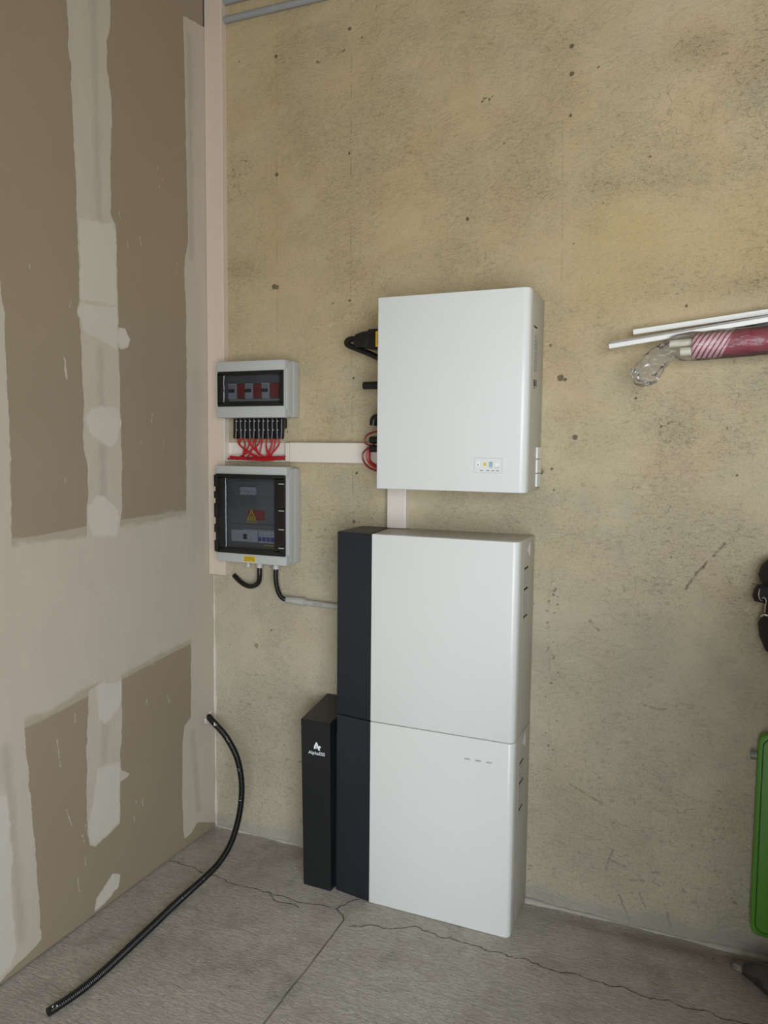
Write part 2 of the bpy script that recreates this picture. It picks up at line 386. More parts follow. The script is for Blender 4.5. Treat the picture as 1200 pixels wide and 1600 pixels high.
SCRIB = [[(1.60,.25),(1.585,.20),(1.578,.17)],[(1.60,.21),(1.64,.20)],[(1.66,.16),(1.70,.165)],[(1.72,.2),(1.745,.205),(1.73,.17),(1.75,.16)],[(1.62,.11),(1.66,.02)],[(1.69,.12),(1.71,.07)],[(1.77,.1),(1.79,.03)],
         [(1.45,.45),(1.52,.42),(1.56,.40)],[(1.68,.76),(1.73,.75),(1.78,.77)],[(1.9,1.3),(1.82,1.2),(1.79,1.15)],[(1.50,1.02),(1.53,.99)],[(.55,2.99),(.58,3.0)],[(.47,2.98),(.50,2.965)]]
def dots(X, Y):
    d = np.full(X.shape, .3)
    for x, z, r in DOTS: d = np.minimum(d, np.hypot(X-x, Y-z)-r)
    return d
def lines(L):
    def fn(X, Y):
        d = np.full(X.shape, .3)
        for p in L: d = np.minimum(d, seg_dist(X, Y, p))
        return d
    return fn
DIRT_SHADE = blobs([(1.76,2.79,.06,.04,.9),(1.60,2.74,.06,.05,.35),(1.95,2.7,.12,.1,.35),(1.62,2.42,.18,.03,.45),(1.25,2.62,.07,.12,.22),(.12,2.27,.10,.035,.55),(.15,2.42,.06,.05,.25),(1.9,2.08,.22,.03,.6),(1.7,2.15,.12,.03,.3),(2.1,2.12,.12,.05,.5),
              (.75,2.24,.3,.05,.3),(1.62,.12,.12,.07,.5),(1.4,.35,.09,.14,.5),(1.6,.33,.22,.12,.4),(.16,.33,.12,.18,.75),(.45,.5,.12,.25,.45),(.6,1.25,.12,.18,.3),(1.85,1.22,.1,.1,.25),(1.65,1.05,.08,.06,.25),(1.45,1.6,.1,.1,.15),(1.75,1.65,.05,.04,.4),(1.52,1.05,.1,.08,.2)])  # stains, plus a band above the inverter painting part of its soft shadow
YEL = blobs([(.9,2.7,1.4,.7,.8),(1.9,2.2,.35,.15,.6),(1.45,.55,.08,.16,.8),(.3,2.4,.4,.5,.35),(1.5,2.3,.3,.15,.4),(1.4,2.0,.1,.2,.3)])
def mat_render():
    m = NT('rough_beige_wall_render', .85, spec=.25)
    a = m.mix(m.rng(m.noise(1.6, 4), .35, .65), srgb(191, 177, 150), srgb(197, 183, 152))
    a = m.mix(m.math('MULTIPLY', m.rng(m.noise(3.1, 5, .6, (1, 1, 1), .6), .5, .7), .35), a, srgb(200, 168, 138))
    a = m.mix(m.math('MULTIPLY', m.rng(m.noise(4.3, 4, .6, (1, 1, 1.4)), .48, .7), .5), a, srgb(174, 168, 150))
    yl = m.math('MULTIPLY', m.attr('warm'), m.rng(m.noise(2.7, 5), .2, .7, .4, 1.0), clamp=True)
    a = m.mix(m.math('MULTIPLY', yl, .75), a, srgb(186, 162, 114))
    # trowelled ridges / crazing
    rg = m.noise(55, 6, .72, (1, 1, 1.7), 1.1)
    dk = m.math('MAXIMUM', m.rng(rg, .50, .70), m.math('MULTIPLY', m.rng(m.noise(210, 3, .7, (1, 1, 1.4)), .54, .64), .9))
    dirt_shade = m.attr('dirt_shade')
    pat = m.rng(m.noise(2.1, 5, .65), .38, .62, .35, 1.25)
    amt = m.math('ADD', m.math('ADD', m.math('MULTIPLY', pat, .36), m.attr('grit')), m.math('MULTIPLY', dirt_shade, .7), clamp=True)
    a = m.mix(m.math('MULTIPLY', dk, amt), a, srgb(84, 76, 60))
    a = m.mix(m.math('MULTIPLY', dirt_shade, .42, clamp=True), a, srgb(132, 118, 88))
    cz = m.n('ShaderNodeTexVoronoi', feature='DISTANCE_TO_EDGE'); cz.inputs['Scale'].default_value = 18
    dv = m.n('ShaderNodeMixRGB', blend_type='LINEAR_LIGHT'); dv.inputs[0].default_value = .12
    nn = m.n('ShaderNodeTexNoise'); nn.inputs['Scale'].default_value = 9; m.t.links.new(m.coord(), nn.inputs['Vector'])
    m.t.links.new(m.coord(), dv.inputs[1]); m.t.links.new(nn.outputs['Color'], dv.inputs[2]); m.t.links.new(dv.outputs[0], cz.inputs['Vector'])
    hair = m.math('MULTIPLY', m.rng(cz.outputs[0], .004, .03, 1, 0), m.rng(m.noise(3.3, 3), .55, .66))
    a = m.mix(m.math('MULTIPLY', hair, .35), a, srgb(104, 92, 70))
    # nail holes, shutter seams, scribbles
    wob = m.math('MULTIPLY', m.math('SUBTRACT', m.noise(120, 3), .5), .008)
    dt = m.rng(m.math('ADD', m.attr('dots'), wob), -.0015, .0015, 1, 0)
    a = m.mix(m.math('MULTIPLY', dt, .7), a, srgb(58, 48, 36))
    sm = m.math('MULTIPLY', m.rng(m.math('ADD', m.attr('seams'), m.math('MULTIPLY', wob, .6)), .0005, .0035, 1, 0), m.rng(m.noise(11, 3, .6, (1, 1, 1)), .42, .6))
    a = m.mix(m.math('MULTIPLY', sm, .45), a, srgb(110, 96, 70))
    sb = m.math('MULTIPLY', m.rng(m.math('ADD', m.attr('scribble'), m.math('MULTIPLY', wob, 1.5)), .001, .006, 1, 0), m.rng(m.noise(40, 3), .35, .6))
    a = m.mix(m.math('MULTIPLY', sb, .9), a, srgb(84, 80, 72))
    # grey cement wash at the foot of the wall
    sx = m.n('ShaderNodeSeparateXYZ'); m.t.links.new(m.coord(), sx.inputs[0])
    hh = m.math('ADD', sx.outputs[2], m.math('MULTIPLY', m.math('SUBTRACT', m.noise(8, 5), .5), .08))
    a = m.mix(m.rng(hh, .03, .075, .75, 0), a, srgb(146, 142, 136))
    gz = m.rng(m.math('ADD', sx.outputs[2], m.math('MULTIPLY', m.noise(1.5, 3), .5)), .8, 1.75, .45, 0)
    a = m.mix(gz, a, srgb(186, 182, 166))
    m.base(a)
    h = m.math('ADD', m.math('MULTIPLY', rg, -1.0), m.math('MULTIPLY', m.noise(170, 3), .25))
    h = m.math('ADD', h, m.math('MULTIPLY', dt, -1.2)); h = m.math('ADD', h, m.math('MULTIPLY', sb, -.4))
    h = m.math('MULTIPLY', h, pat)
    n1 = m.bump(m.noise(7, 5, .62, (1, 1, 1.5), 1.6), .55, .014)
    m.bump(h, .75, .006, n1); return m.m
XF = np.concatenate([np.arange(0, 2.5, .005), np.linspace(2.5, 4.4, 9)])
ZB = np.concatenate([np.arange(0, 3.55, .005), np.linspace(3.55, 3.8, 3)])
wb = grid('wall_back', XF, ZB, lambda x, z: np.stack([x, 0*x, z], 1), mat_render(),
          {'dirt_shade': DIRT_SHADE, 'grit': lambda x, z: np.clip((.9-z)/.5, 0, 1)*.55*(x > -1)+.1*np.clip((x-1.3)/.4, 0, 1), 'warm': YEL, 'dots': dots, 'seams': lines(SEAM), 'scribble': lines(SCRIB)})
struct(wb)

# ------------------------------------------------------------------ floor: brushed grey concrete with cracks
CR = [[(-.004,-.307),(.079,-.305),(.145,-.314),(.251,-.323),(.331,-.337),(.393,-.327),(.491,-.335),(.569,-.334),(.662,-.318),(.724,-.318),(.751,-.338),(.776,-.363)],
      [(.467,-.338),(.534,-.363),(.61,-.362)], [(.724,-.318),(.743,-.281),(.774,-.233)],
      [(.776,-.363),(.779,-.448),(.782,-.666),(.784,-.883),(.79,-2.0)],
      [(.807,-.387),(.872,-.35),(.956,-.331),(1.011,-.295),(1.072,-.309),(1.128,-.31),(1.215,-.313),(1.26,-.321),(1.352,-.32),(1.444,-.328),(1.52,-.319),(1.597,-.325),(1.688,-.32),(1.795,-.322),(1.898,-.321),(2.062,-.312),(2.5,-.33)]]
def rough(p, amp, it=5, seed=1):
    r = random.Random(seed)
    for k in range(it):
        q = [p[0]]
        for a, b in zip(p[:-1], p[1:]):
            L_ = math.hypot(b[0]-a[0], b[1]-a[1])
            if L_ > .012:
                o = r.uniform(-1, 1)*amp*L_; q.append(((a[0]+b[0])/2-(b[1]-a[1])/L_*o, (a[1]+b[1])/2+(b[0]-a[0])/L_*o))
            q.append(b)
        p = q
    return p
CR = [rough(p, .16 if i != 3 else .012, seed=i) for i, p in enumerate(CR)]
def mat_floor():
    m = NT('brushed_concrete_floor', .8, spec=.3)
    a = m.mix(m.rng(m.noise(2.3, 5), .3, .7), srgb(190, 183, 171), srgb(205, 198, 186))
    a = m.mix(m.math('MULTIPLY', m.rng(m.noise(3.7, 4), .5, .72), .45), a, srgb(160, 142, 134))
    a = m.mix(m.math('MULTIPLY', m.rng(m.noise(4.9, 4), .52, .75), .5), a, srgb(134, 130, 118))
    a = m.mix(m.math('MULTIPLY', m.rng(m.noise(90, 4, .7), .52, .75), .35), a, srgb(112, 106, 96))
    sp = m.math('MULTIPLY', m.rng(m.noise(35, 2), .71, .75), .7); a = m.mix(sp, a, srgb(92, 84, 76))
    sp2 = m.math('MULTIPLY', m.rng(m.noise(43, 2, .5, (1.1, 1, 1)), .73, .76), .6); a = m.mix(sp2, a, srgb(204, 198, 186))
    rust = m.attr('rust'); a = m.mix(m.math('MULTIPLY', rust, .8, clamp=True), a, srgb(92, 56, 36))
    dd = m.attr('dark_patch'); a = m.mix(m.math('MULTIPLY', dd, m.rng(m.noise(12, 5), .3, .6, .5, 1), clamp=True), a, srgb(112, 106, 94))  # darker floor patches close to the back wall
    ck = m.rng(m.math('ADD', m.attr('crack'), m.math('MULTIPLY', m.math('SUBTRACT', m.noise(60, 3), .5), .004)), .0008, .0034, 1, 0)
    ck = m.math('MULTIPLY', ck, m.rng(m.noise(13, 3), .3, .5, .5, 1))
    jt = m.rng(m.attr('joint'), .0012, .0036, 1, 0)
    ck = m.math('MAXIMUM', ck, m.math('MULTIPLY', jt, .75))
    a = m.mix(m.math('MULTIPLY', ck, .75), a, srgb(70, 64, 56)); m.base(a)
    rd = m.noise(34, 5, .68, (1, 2.8, 1), 1.6)
    a2 = m.math('MULTIPLY', m.rng(rd, .5, .7), .4); a = m.mix(a2, a, srgb(120, 114, 104)); m.base(a)
    h = m.math('ADD', rd, m.math('MULTIPLY', m.noise(150, 3), .3)); h = m.math('ADD', h, m.math('MULTIPLY', ck, -1.0))
    m.bump(h, 1.0, .009); return m.m
XFl = np.concatenate([[-.06], np.arange(0, 2.4, .004), np.linspace(2.4, 4.4, 9)])
YFl = np.concatenate([np.linspace(-4.0, -1.5, 12)[:-1], np.arange(-1.5, -.0001, .004), [0]])
fl = grid('floor', XFl, YFl, lambda x, y: np.stack([x, y, 0*x], 1), mat_floor(),
          {'crack': lines(CR[:3]+CR[4:]), 'joint': lines([CR[3]]), 'rust': blobs([(2.03,-.055,.05,.018,1.0)]), 'dark_patch': blobs([(1.75,-.06,.25,.03,.6),(2.1,-.12,.12,.06,.5),(.25,-.2,.1,.1,.2)])})
struct(fl)

# ------------------------------------------------------------------ rest of the garage shell (behind the camera)
M['plain_wall'] = plain('plain_brown_block_wall', (128, 116, 98), .85, var=.06, scale=3)
M['ceil'] = plain('pale_ceiling_board', (184, 172, 150), .85, var=.04, scale=2)
M['ground'] = plain('pale_gravel_yard', (190, 186, 176), .9, var=.15, scale=20)
ROOMX = 4.4
struct(mk('wall_right', B((ROOMX, -4.0, -.05), (ROOMX+.12, .12, 3.8)), M['plain_wall']))
struct(mk('ceiling', B((-.16, -4.0, 3.8), (ROOMX+.12, .12, 3.92)), M['ceil']))
dx0, dx1, dh, dy = DOOR; bm = bmesh.new()
box(bm, (-.05, dy-.15, 0), (dx0, dy, 3.8)); box(bm, (dx1, dy-.15, 0), (ROOMX, dy, 3.8)); box(bm, (dx0, dy-.15, dh), (dx1, dy, 3.8))
struct(mk('wall_front', bm, M['plain_wall']))
struct(mk('ground', B((-12, -24, -.12), (14, dy-.15, -.01)), M['ground']))

# ragged mortar fillet where the back wall meets the floor
def fillet(name, path, r, mat, seed):
    rr = random.Random(seed); bm = bmesh.new(); ph = rr.random()*9
    pts = catmull(path, 1)
    P = []
    for (a, b) in zip(path[:-1], path[1:]):
        a = Vector(a); b = Vector(b); n = max(2, int((b-a).length/.012))
        for k in range(n): P.append(a.lerp(b, k/n))
    P.append(Vector(path[-1])); m = len(P)
    tube(bm, P, 1.0, 7)
    bm.verts.ensure_lookup_table(); rad = []
    for i in range(m):
        s = i*.012; rad.append(r*max(.22, 1+.55*math.sin(s*9+ph)+.4*math.sin(s*31+ph*2)+.5*(rr.random()-.5)))
    for i in range(m):
        for k in range(7):
            v = bm.verts[i*7+k]; v.co = P[i] + (v.co-P[i])*rad[i]*(1+.3*(rr.random()-.5))
    return struct(mk(name, bm, mat, smooth=True, angle=70))
M['mortar'] = plain('pale_mortar', (176, 171, 160), .9, var=.12, scale=30, bump=.6)
M['bead'] = plain('white_plaster_bead', (208, 198, 184), .9, var=.08, scale=30)
fillet('trim_1', [(0, 0, 0), (1.3, -.002, 0), (2.4, 0, 0)], .008, M['mortar'], 3)
fillet('trim_2', [(0, 0, 0), (0, 0, 1.069)], .0055, M['bead'], 4)

# ------------------------------------------------------------------ cable trunking
tr = thing('cable_trunking', (0.04, 0, 1.0706), 'tall cream plastic cable trunking running up the corner beside the plasterboard', 'cable trunking')
mk('trunking_base', B((.001, -.029, 1.0706), (.079, -.0005, 3.79), .001), M['trunk'], tr)
mk('trunking_lid', B((.0008, -.0345, 1.0708), (.0795, -.0285, 3.79), .0025), M['trunk'], tr)
tr2 = thing('cable_trunking', (.53, 0, 1.528), 'short horizontal white cable trunking between the grey electrical boxes and the wall battery inverter', 'cable trunking')
tr2.name = 'cable_trunking'
mk('trunking_base', B((.358, -.036, 1.530), (.81, -.0005, 1.600), .001), M['trunk_white'], tr2)
mk('trunking_lid', B((.378, -.042, 1.528), (.81, -.035, 1.602), .003), M['trunk_white'], tr2)
tr3 = thing('cable_trunking', (.815, 0, 1.30), 'stub of white vertical cable trunking under the wall inverter, down to the tall battery', 'cable trunking')
mk('trunking_base', B((.784, -.036, 1.2975), (.853, -.0005, 1.447), .001), M['trunk_white'], tr3)
mk('trunking_lid', B((.782, -.042, 1.2975), (.855, -.035, 1.446), .003), M['trunk_white'], tr3)
# open trunking tray full of wires between the two boxes
ot = thing('open_trunking', (.22, 0, 1.528), 'open white wiring tray between the two grey electrical boxes, holding red wires', 'cable tray')
mk('tray_back', B((.0815, -.006, 1.5285), (.357, -.0005, 1.60)), M['trunk_white'], ot)
mk('tray_lip', B((.0815, -.034, 1.5285), (.357, -.006, 1.532)), M['trunk_white'], ot)
mk('tray_side', B((.080, -.036, 1.533), (.0835, -.006, 1.693)), M['trunk_white'], ot)

# grey conduits at the top of the wall
for i, (z, lab) in enumerate(((3.195, 'lower of the two grey conduits running along the wall at the top'), (3.262, 'upper of the two grey conduits running along the wall at the top'))):
    c = mk('conduit', T([(.0805, -.013, z), (.6, -.013, z-.004), (1.6, -.013, z+.002), (4.39, -.013, z)], .0125, 16), M['conduit'], smooth=True)
    tag(c, lab, 'conduit', 'grey conduits at the top of the wall')

# ------------------------------------------------------------------ consumer units (electrical boxes)
def strokes(bm, x0, x1, z0, z1, y, rows, seed=0, th=.0006, fill=.75):
    rr = random.Random(seed); dz = (z1-z0)/rows
    for r in range(rows):
        x = x0; zc = z1-(r+.5)*dz
        while x < x1:
            l = rr.uniform(.003, .009); e = min(x1, x+l)
            box(bm, (x, y, zc-dz*.22), (e, y-th, zc+dz*.22)); x = e + rr.uniform(.0015, .003)
            if rr.random() > fill+.2: break
    return bm
u = thing('distribution_box', (.245, 0, 1.69), 'small grey electrical box with breakers behind a smoked window, above the larger box', 'electrical box', 'grey electrical boxes')
bm = B((.088, -.052, 1.695), (.4, -.0005, 1.905), .006, 3); mk('enclosure', bm, M['enclosure'], u, True)
bm = bmesh.new()   # cover: frame around the window opening
X0, X1, Z0, Z1 = .0915, .3925, 1.6935, 1.906; wx0, wx1, wz0, wz1 = .097, .388, 1.737, 1.867
def frame(bm, X0, X1, Z0, Z1, wx0, wx1, wz0, wz1, yb, yf, bev=.004):
    box(bm, (X0, yb, wz1), (X1, yf, Z1), bev); box(bm, (X0, yb, Z0), (X1, yf, wz0), bev)
    box(bm, (X0, yb, wz0-.006), (wx0, yf, wz1+.006), bev*.4); box(bm, (wx1, yb, wz0-.006), (X1, yf, wz1+.006), bev*.4)
    return bm
frame(bm, X0, X1, Z0, Z1, wx0, wx1, wz0, wz1, -.0525, -.1)
mk('cover', bm, M['enclosure'], u, True)
bm = prism(bmesh.new(), [(-.0505, 1.699), (-.0505, 1.901), (-.066, 1.901), (-.085, 1.88), (-.092, 1.875), (-.092, 1.725), (-.085, 1.72), (-.066, 1.699)], .3925, .3985, 'x', .0015)
mk('cover_flange', bm, M['enclosure'], u, True)
mk('inner_panel', B((.0972, -.0535, 1.7372), (.3878, -.056, 1.8668)), M['inside'], u)
win = mk('window_frame', frame(bmesh.new(), .097, .388, 1.7365, 1.8675, .122, .372, 1.752, 1.853, -.090, -.103, .002), M['black'], u, True)
mk('window_pane', B((.1225, -.096, 1.7525), (.3715, -.0985, 1.8525)), M['smoked'], win)
xs = [(.126, .164), (.202, .236), (.277, .309)]
for a, b in xs:
    br = mk('circuit_breaker', B((a, -.0562, 1.765), (b, -.074, 1.825), .002), M['breaker'], u)
    c = (a+b)/2
    mk('breaker_lever', B((c-.013, -.0745, 1.790), (c+.013, -.084, 1.803), .002), M['lever'], br)
    mk('printed_lines', strokes(bmesh.new(), a+.005, b-.005, 1.806, 1.820, -.0742, 2, 3), M['greyprint'], br)
for a, b in ((.166, .200), (.238, .275), (.311, .35)):
    mk('red_busbar_cover', B((a, -.0562, 1.770), (b, -.072, 1.822), .002), M['redblk'], u)
mk('lower_strip', B((.124, -.0562, 1.758), (.352, -.066, 1.764)), M['breaker'], u)

# cable block with black sleeves below upper box, and the red wires
cb = thing('cable_bundle', (.24, -.04, 1.61), 'row of black sleeved wires dropping out of the small grey box', 'cables')
mk('comb_strip', B((.126, -.026, 1.655), (.350, -.0075, 1.6925), .003), M['black'], cb)
for i in range(11):
    x = .136 + i*.0205
    mk('black_sleeve', T([(x, -.036, 1.6925), (x+.001, -.037, 1.65), (x+(.002 if i % 2 else -.002), -.036, 1.616)], .0105, 10), M['rubber'], cb, True)
for z in (1.681, 1.647):
    for i in range(10):
        x = .1465+i*.0205; mk('wire_tie', B((x-.0013, -.0485, z), (x+.0013, -.044, z+.0028)), M['paper'], cb)
rr = random.Random(5); rws = []
rw = thing('red_wires', (.22, -.04, 1.53), 'tangle of red wires in the open tray between the two grey boxes', 'wires')
for i in range(14):
    x = .142+i*.0142+rr.uniform(-.003, .003); e = .17+rr.uniform(-.03, .12)
    y = -.030-rr.uniform(0, .006)
    p = [(x, -.034, 1.6155), (x+rr.uniform(-.008, .008), y, 1.592), ((x+e)/2, y-.004, 1.560+rr.uniform(-.004, .006)), (e, y, 1.541), (e+.05, y-.002, 1.5385+rr.uniform(-.002, .004)), (.335+rr.uniform(0, .02), -.03, 1.54+rr.uniform(-.002, .01))]
    mk('red_wire', T(catmull(p, 7), .0032, 8), M['red'], rw, True)
mk('red_wire', T(catmull([(.11, -.04, 1.545), (.17, -.045, 1.541), (.22, -.047, 1.539), (.28, -.044, 1.537), (.35, -.036, 1.541)], 8), .0042, 8), M['red'], rw, True)
mk('red_wire', T(catmull([(.105, -.045, 1.537), (.17, -.05, 1.537), (.23, -.052, 1.5345), (.30, -.047, 1.5345), (.345, -.036, 1.545)], 8), .0042, 8), M['red'], rw, True)
mk('cable_tie', T([(.206+.009*math.cos(a), -.044+.012*math.sin(a)*1.1, 1.539+.009*math.sin(a)*.2+.0*a) for a in [k*math.pi/8 for k in range(17)]], .0022, 6), M['black'], rw, True)

# lower, larger box
l = thing('distribution_box', (.245, 0, 1.14), 'larger grey electrical box with black framed smoked door, below the small box', 'electrical box', 'grey electrical boxes')
mk('enclosure', B((.083, -.052, 1.142), (.405, -.0005, 1.505), .006, 3), M['enclosure'], l, True)
mk('cover', frame(bmesh.new(), .0865, .399, 1.1385, 1.511, .092, .396, 1.176, 1.478, -.0525, -.1), M['enclosure'], l, True)
bm = prism(bmesh.new(), [(-.0505, 1.146), (-.0505, 1.501), (-.066, 1.501), (-.085, 1.475), (-.092, 1.47), (-.092, 1.18), (-.085, 1.175), (-.066, 1.146)], .399, .4045, 'x', .0015)
mk('cover_flange', bm, M['enclosure'], l, True)
mk('inner_panel', B((.0922, -.0535, 1.1762), (.3958, -.0565, 1.4778)), M['inside'], l)
door = mk('smoked_door', frame(bmesh.new(), .088, .3955, 1.1745, 1.4795, .128, .352, 1.196, 1.462, -.088, -.108, .002), M['black'], l, True)
mk('door_pane', B((.1285, -.097, 1.1965), (.3515, -.100, 1.4615)), M['smoked'], door)
for z0, z1 in ((1.43, 1.476), (1.385, 1.412), (1.31, 1.366), (1.252, 1.285), (1.178, 1.222)):
    mk('hinge', B((.0835, -.103, z0), (.1015, -.1125, z1), .002), M['black'], l, True)
for z0, z1 in ((1.425, 1.455), (1.30, 1.355), (1.235, 1.285), (1.185, 1.215)):
    la = mk('latch', B((.380, -.1035, z0), (.3985, -.113, z1), .002), M['black'], l, True)
    mk('latch_bar', B((.375, -.1132, z1-.009), (.3975, -.116, z1-.006)), M['enclosure'], la)
mk('rail_panel', B((.13, -.057, 1.395), (.35, -.066, 1.452), .001), M['inside'], l)
mk('rail_panel', B((.13, -.057, 1.215), (.35, -.066, 1.285), .001), M['inside'], l)
mk('edge_strip', B((.185, -.0665, 1.262), (.35, -.068, 1.2655)), M['breaker'], l)
for k in range(4):
    a = .18+k*.0175
    b_ = mk('circuit_breaker', B((a, -.0662, 1.40), (a+.0165, -.078, 1.43), .001), M['breaker'], l)
    mk('breaker_lever', B((a+.004, -.0785, 1.408), (a+.0125, -.084, 1.418), .001), M['enclosure'], b_)
for k in range(4):
    a = .262+k*.0185
    b_ = mk('circuit_breaker', B((a, -.0662, 1.217), (a+.0175, -.076, 1.262), .001), M['breaker'], l)
    mk('breaker_lever', B((a+.003, -.0765, 1.224), (a+.0145, -.084, 1.240), .001), M['lever_blue'], b_)
b_ = mk('main_switch', B((.135, -.0662, 1.217), (.255, -.072, 1.262), .001), M['breaker'], l)
mk('breaker_lever', B((.196, -.0725, 1.228), (.208, -.082, 1.248), .001), M['print'], b_)
wlb = mk('warning_label', B((.203, -.0567, 1.303), (.278, -.058, 1.34)), M['redblk'], l)
mk('warning_triangle', prism(bmesh.new(), [(.198, 1.3), (.242, 1.3), (.22, 1.345)], -.0583, -.0592, 'y'), M['yellow'], wlb)
bm = prism(bmesh.new(), [(.207, 1.3045), (.233, 1.3045), (.22, 1.331)], -.0593, -.0597, 'y'); mk('triangle_border', bm, M['print'], wlb)
bm = prism(bmesh.new(), [(.2105, 1.3065), (.2295, 1.3065), (.22, 1.326)], -.0598, -.0602, 'y'); mk('triangle_field', bm, M['yellow'], wlb)
bm = prism(bmesh.new(), [(.221, 1.324), (.216, 1.314), (.2198, 1.3145), (.217, 1.308), (.2245, 1.317), (.2205, 1.3165)], -.0603, -.0607, 'y'); mk('lightning_bolt', bm, M['print'], wlb)
mk('yellow_strip', B((.196, -.0567, 1.291), (.245, -.058, 1.295)), M['yellow'], l)
mk('yellow_strip', B((.28, -.0662, 1.205), (.33, -.0672, 1.209)), M['yellow'], l)
yl = mk('yellow_label', B((.211, -.1002, 1.1445), (.263, -.1012, 1.1665)), M['yellow'], l)
mk('printed_lines', strokes(bmesh.new(), .214, .260, 1.147, 1.164, -.1013, 3, 9, .0004), M['print'], yl)
for x, r in ((.202, .010), (.253, .015), (.327, .015)):
    g = mk('cable_gland', T([(x, -.055, 1.1415), (x, -.055, 1.134), (x, -.055, 1.133), (x, -.055, 1.117)], lambda t, r=r: r if t < .5 else r*.82, 14), M['enclosure'], l, True)
cab = mk('cable', T(catmull([(.253, -.055, 1.1165), (.252, -.054, 1.085), (.243, -.047, 1.058), (.215, -.036, 1.040), (.18, -.030, 1.036), (.145, -.024, 1.048), (.110, -.018, 1.071)], 8), .0098, 12), M['rubber'], smooth=True)
tag(cab, 'short black cable curving from the larger grey box back to the trunking end', 'cable')
cab = mk('cable', T(catmull([(.327, -.055, 1.1165), (.325, -.054, 1.085), (.327, -.048, 1.045), (.336, -.038, 1.01), (.352, -.026, .9955), (.375, -.02, .9945)], 8), .0092, 12), M['rubber'], smooth=True)
tag(cab, 'black cable dropping from the larger grey box into the grey conduit', 'cable')
co = thing('conduit', (.46, -.02, .985), 'pale grey conduit with a thicker coupling, running from the black cable to the tall battery', 'conduit')
bm = T([(.352, -.02, .9935), (.664, -.02, .9835)], .0105, 16); mk('conduit_pipe', bm, M['conduit_light'], co, True)
mk('coupling', T([(.346, -.02, .9945), (.349, -.02, .9945), (.43, -.02, .9915), (.433, -.02, .9915)], lambda t: .0125 if t in (0, 1) else .0142, 16), M['conduit_light'], co, True)
mk('coupling_ring', T([(.425, -.02, .9917), (.437, -.02, .9913)], .0158, 16), M['conduit_light'], co, True)
mk('printed_lines', strokes(bmesh.new(), .475, .515, .984, .995, -.0308, 2, 4, .0003), M['greyprint'], co)

# ------------------------------------------------------------------ wall inverter
def cornerprofile(x0, x1, yf, yb, r, n=8, rl=.004):
    """front cover outline: sharp-ish left edge, rounded right edge"""
    p = [(x0, yb), (x0, yf+rl), (x0+rl*.3, yf+rl*.3), (x0+rl, yf)]
    for k in range(n+1):
        a = math.radians(-90+90*k/n); p.append((x1-r+r*math.cos(a), yf+r+r*math.sin(a)))
    p.append((x1, yb)); return p
iv = thing('inverter', (1.07, 0, 1.4487), 'white wall-mounted solar inverter cabinet above the tall battery', 'inverter')
mk('body', B((.823, -.190, 1.452), (1.3225, -.0005, 2.075), .003), M['white_shaded'], iv, True)
fc = mk('front_cover', prism(bmesh.new(), cornerprofile(.8181, 1.324, -.22, -.182, .022), 1.4487, 2.078, 'z', .0025), M['white'], iv, True, 50)
dpn = mk('display_panel', prism(bmesh.new(), rrect(1.158, 1.250, 1.509, 1.5565, .003), -.2201, -.2207, 'y'), M['palegrey'], iv)
mk('display_glass', prism(bmesh.new(), rrect(1.159, 1.249, 1.510, 1.5555, .003), -.2207, -.2212, 'y'), M['white'], dpn)
def disc(bm, x, z, rx, rz, y0, y1, n=16): return prism(bm, [(x+rx*math.cos(2*math.pi*k/n), z+rz*math.sin(2*math.pi*k/n)) for k in range(n)], y0, y1, 'y')
def icon(x, z, fn, mat):
    ic = mk('icon', fn(bmesh.new(), x, z), mat, dpn); return ic
ic = icon(1.171, 1.5365, lambda b, x, z: disc(b, x, z, .0065, .0085, -.2212, -.2216), M['logo'])
mk('icon_symbol', prism(bmesh.new(), [(1.1695, 1.532), (1.1725, 1.532), (1.1725, 1.536), (1.171, 1.540), (1.1695, 1.536)], -.2216, -.2219, 'y'), M['greyprint'], ic)
ic = icon(1.193, 1.5365, lambda b, x, z: disc(b, x, z, .0055, .0055, -.2212, -.2216), M['amber'])
mk('icon_symbol', disc(bmesh.new(), 1.193, 1.5365, .003, .003, -.2216, -.2219), M['gold'], ic)
ic = icon(1.2125, 1.5365, lambda b, x, z: box(b, (x-.005, -.2212, z-.0075), (x+.005, -.2216, z+.0075)), M['greyprint'])
mk('icon_symbol', B((1.2090, -.2216, 1.5305), (1.2160, -.2219, 1.5425)), M['teal'], ic)
heart = [(x*.0075+1.2325, z*.0075+1.536) for x, z in [(0, -.9), (.55, -.35), (1, .2), (.85, .7), (.4, .8), (0, .4), (-.4, .8), (-.85, .7), (-1, .2), (-.55, -.35)]]
icon(0, 0, lambda b, x, z: prism(b, heart, -.2212, -.2216, 'y'), M['logo'])
bm = bmesh.new()
for x in (1.183, 1.2035, 1.2195, 1.235): box(bm, (x-.0045, -.2212, 1.5155), (x+.0045, -.2216, 1.5178))
for x in (1.2125, 1.2325): box(bm, (x-.006, -.2212, 1.5255), (x+.006, -.2216, 1.5265))
mk('printed_marks', bm, M['greyprint'], dpn)
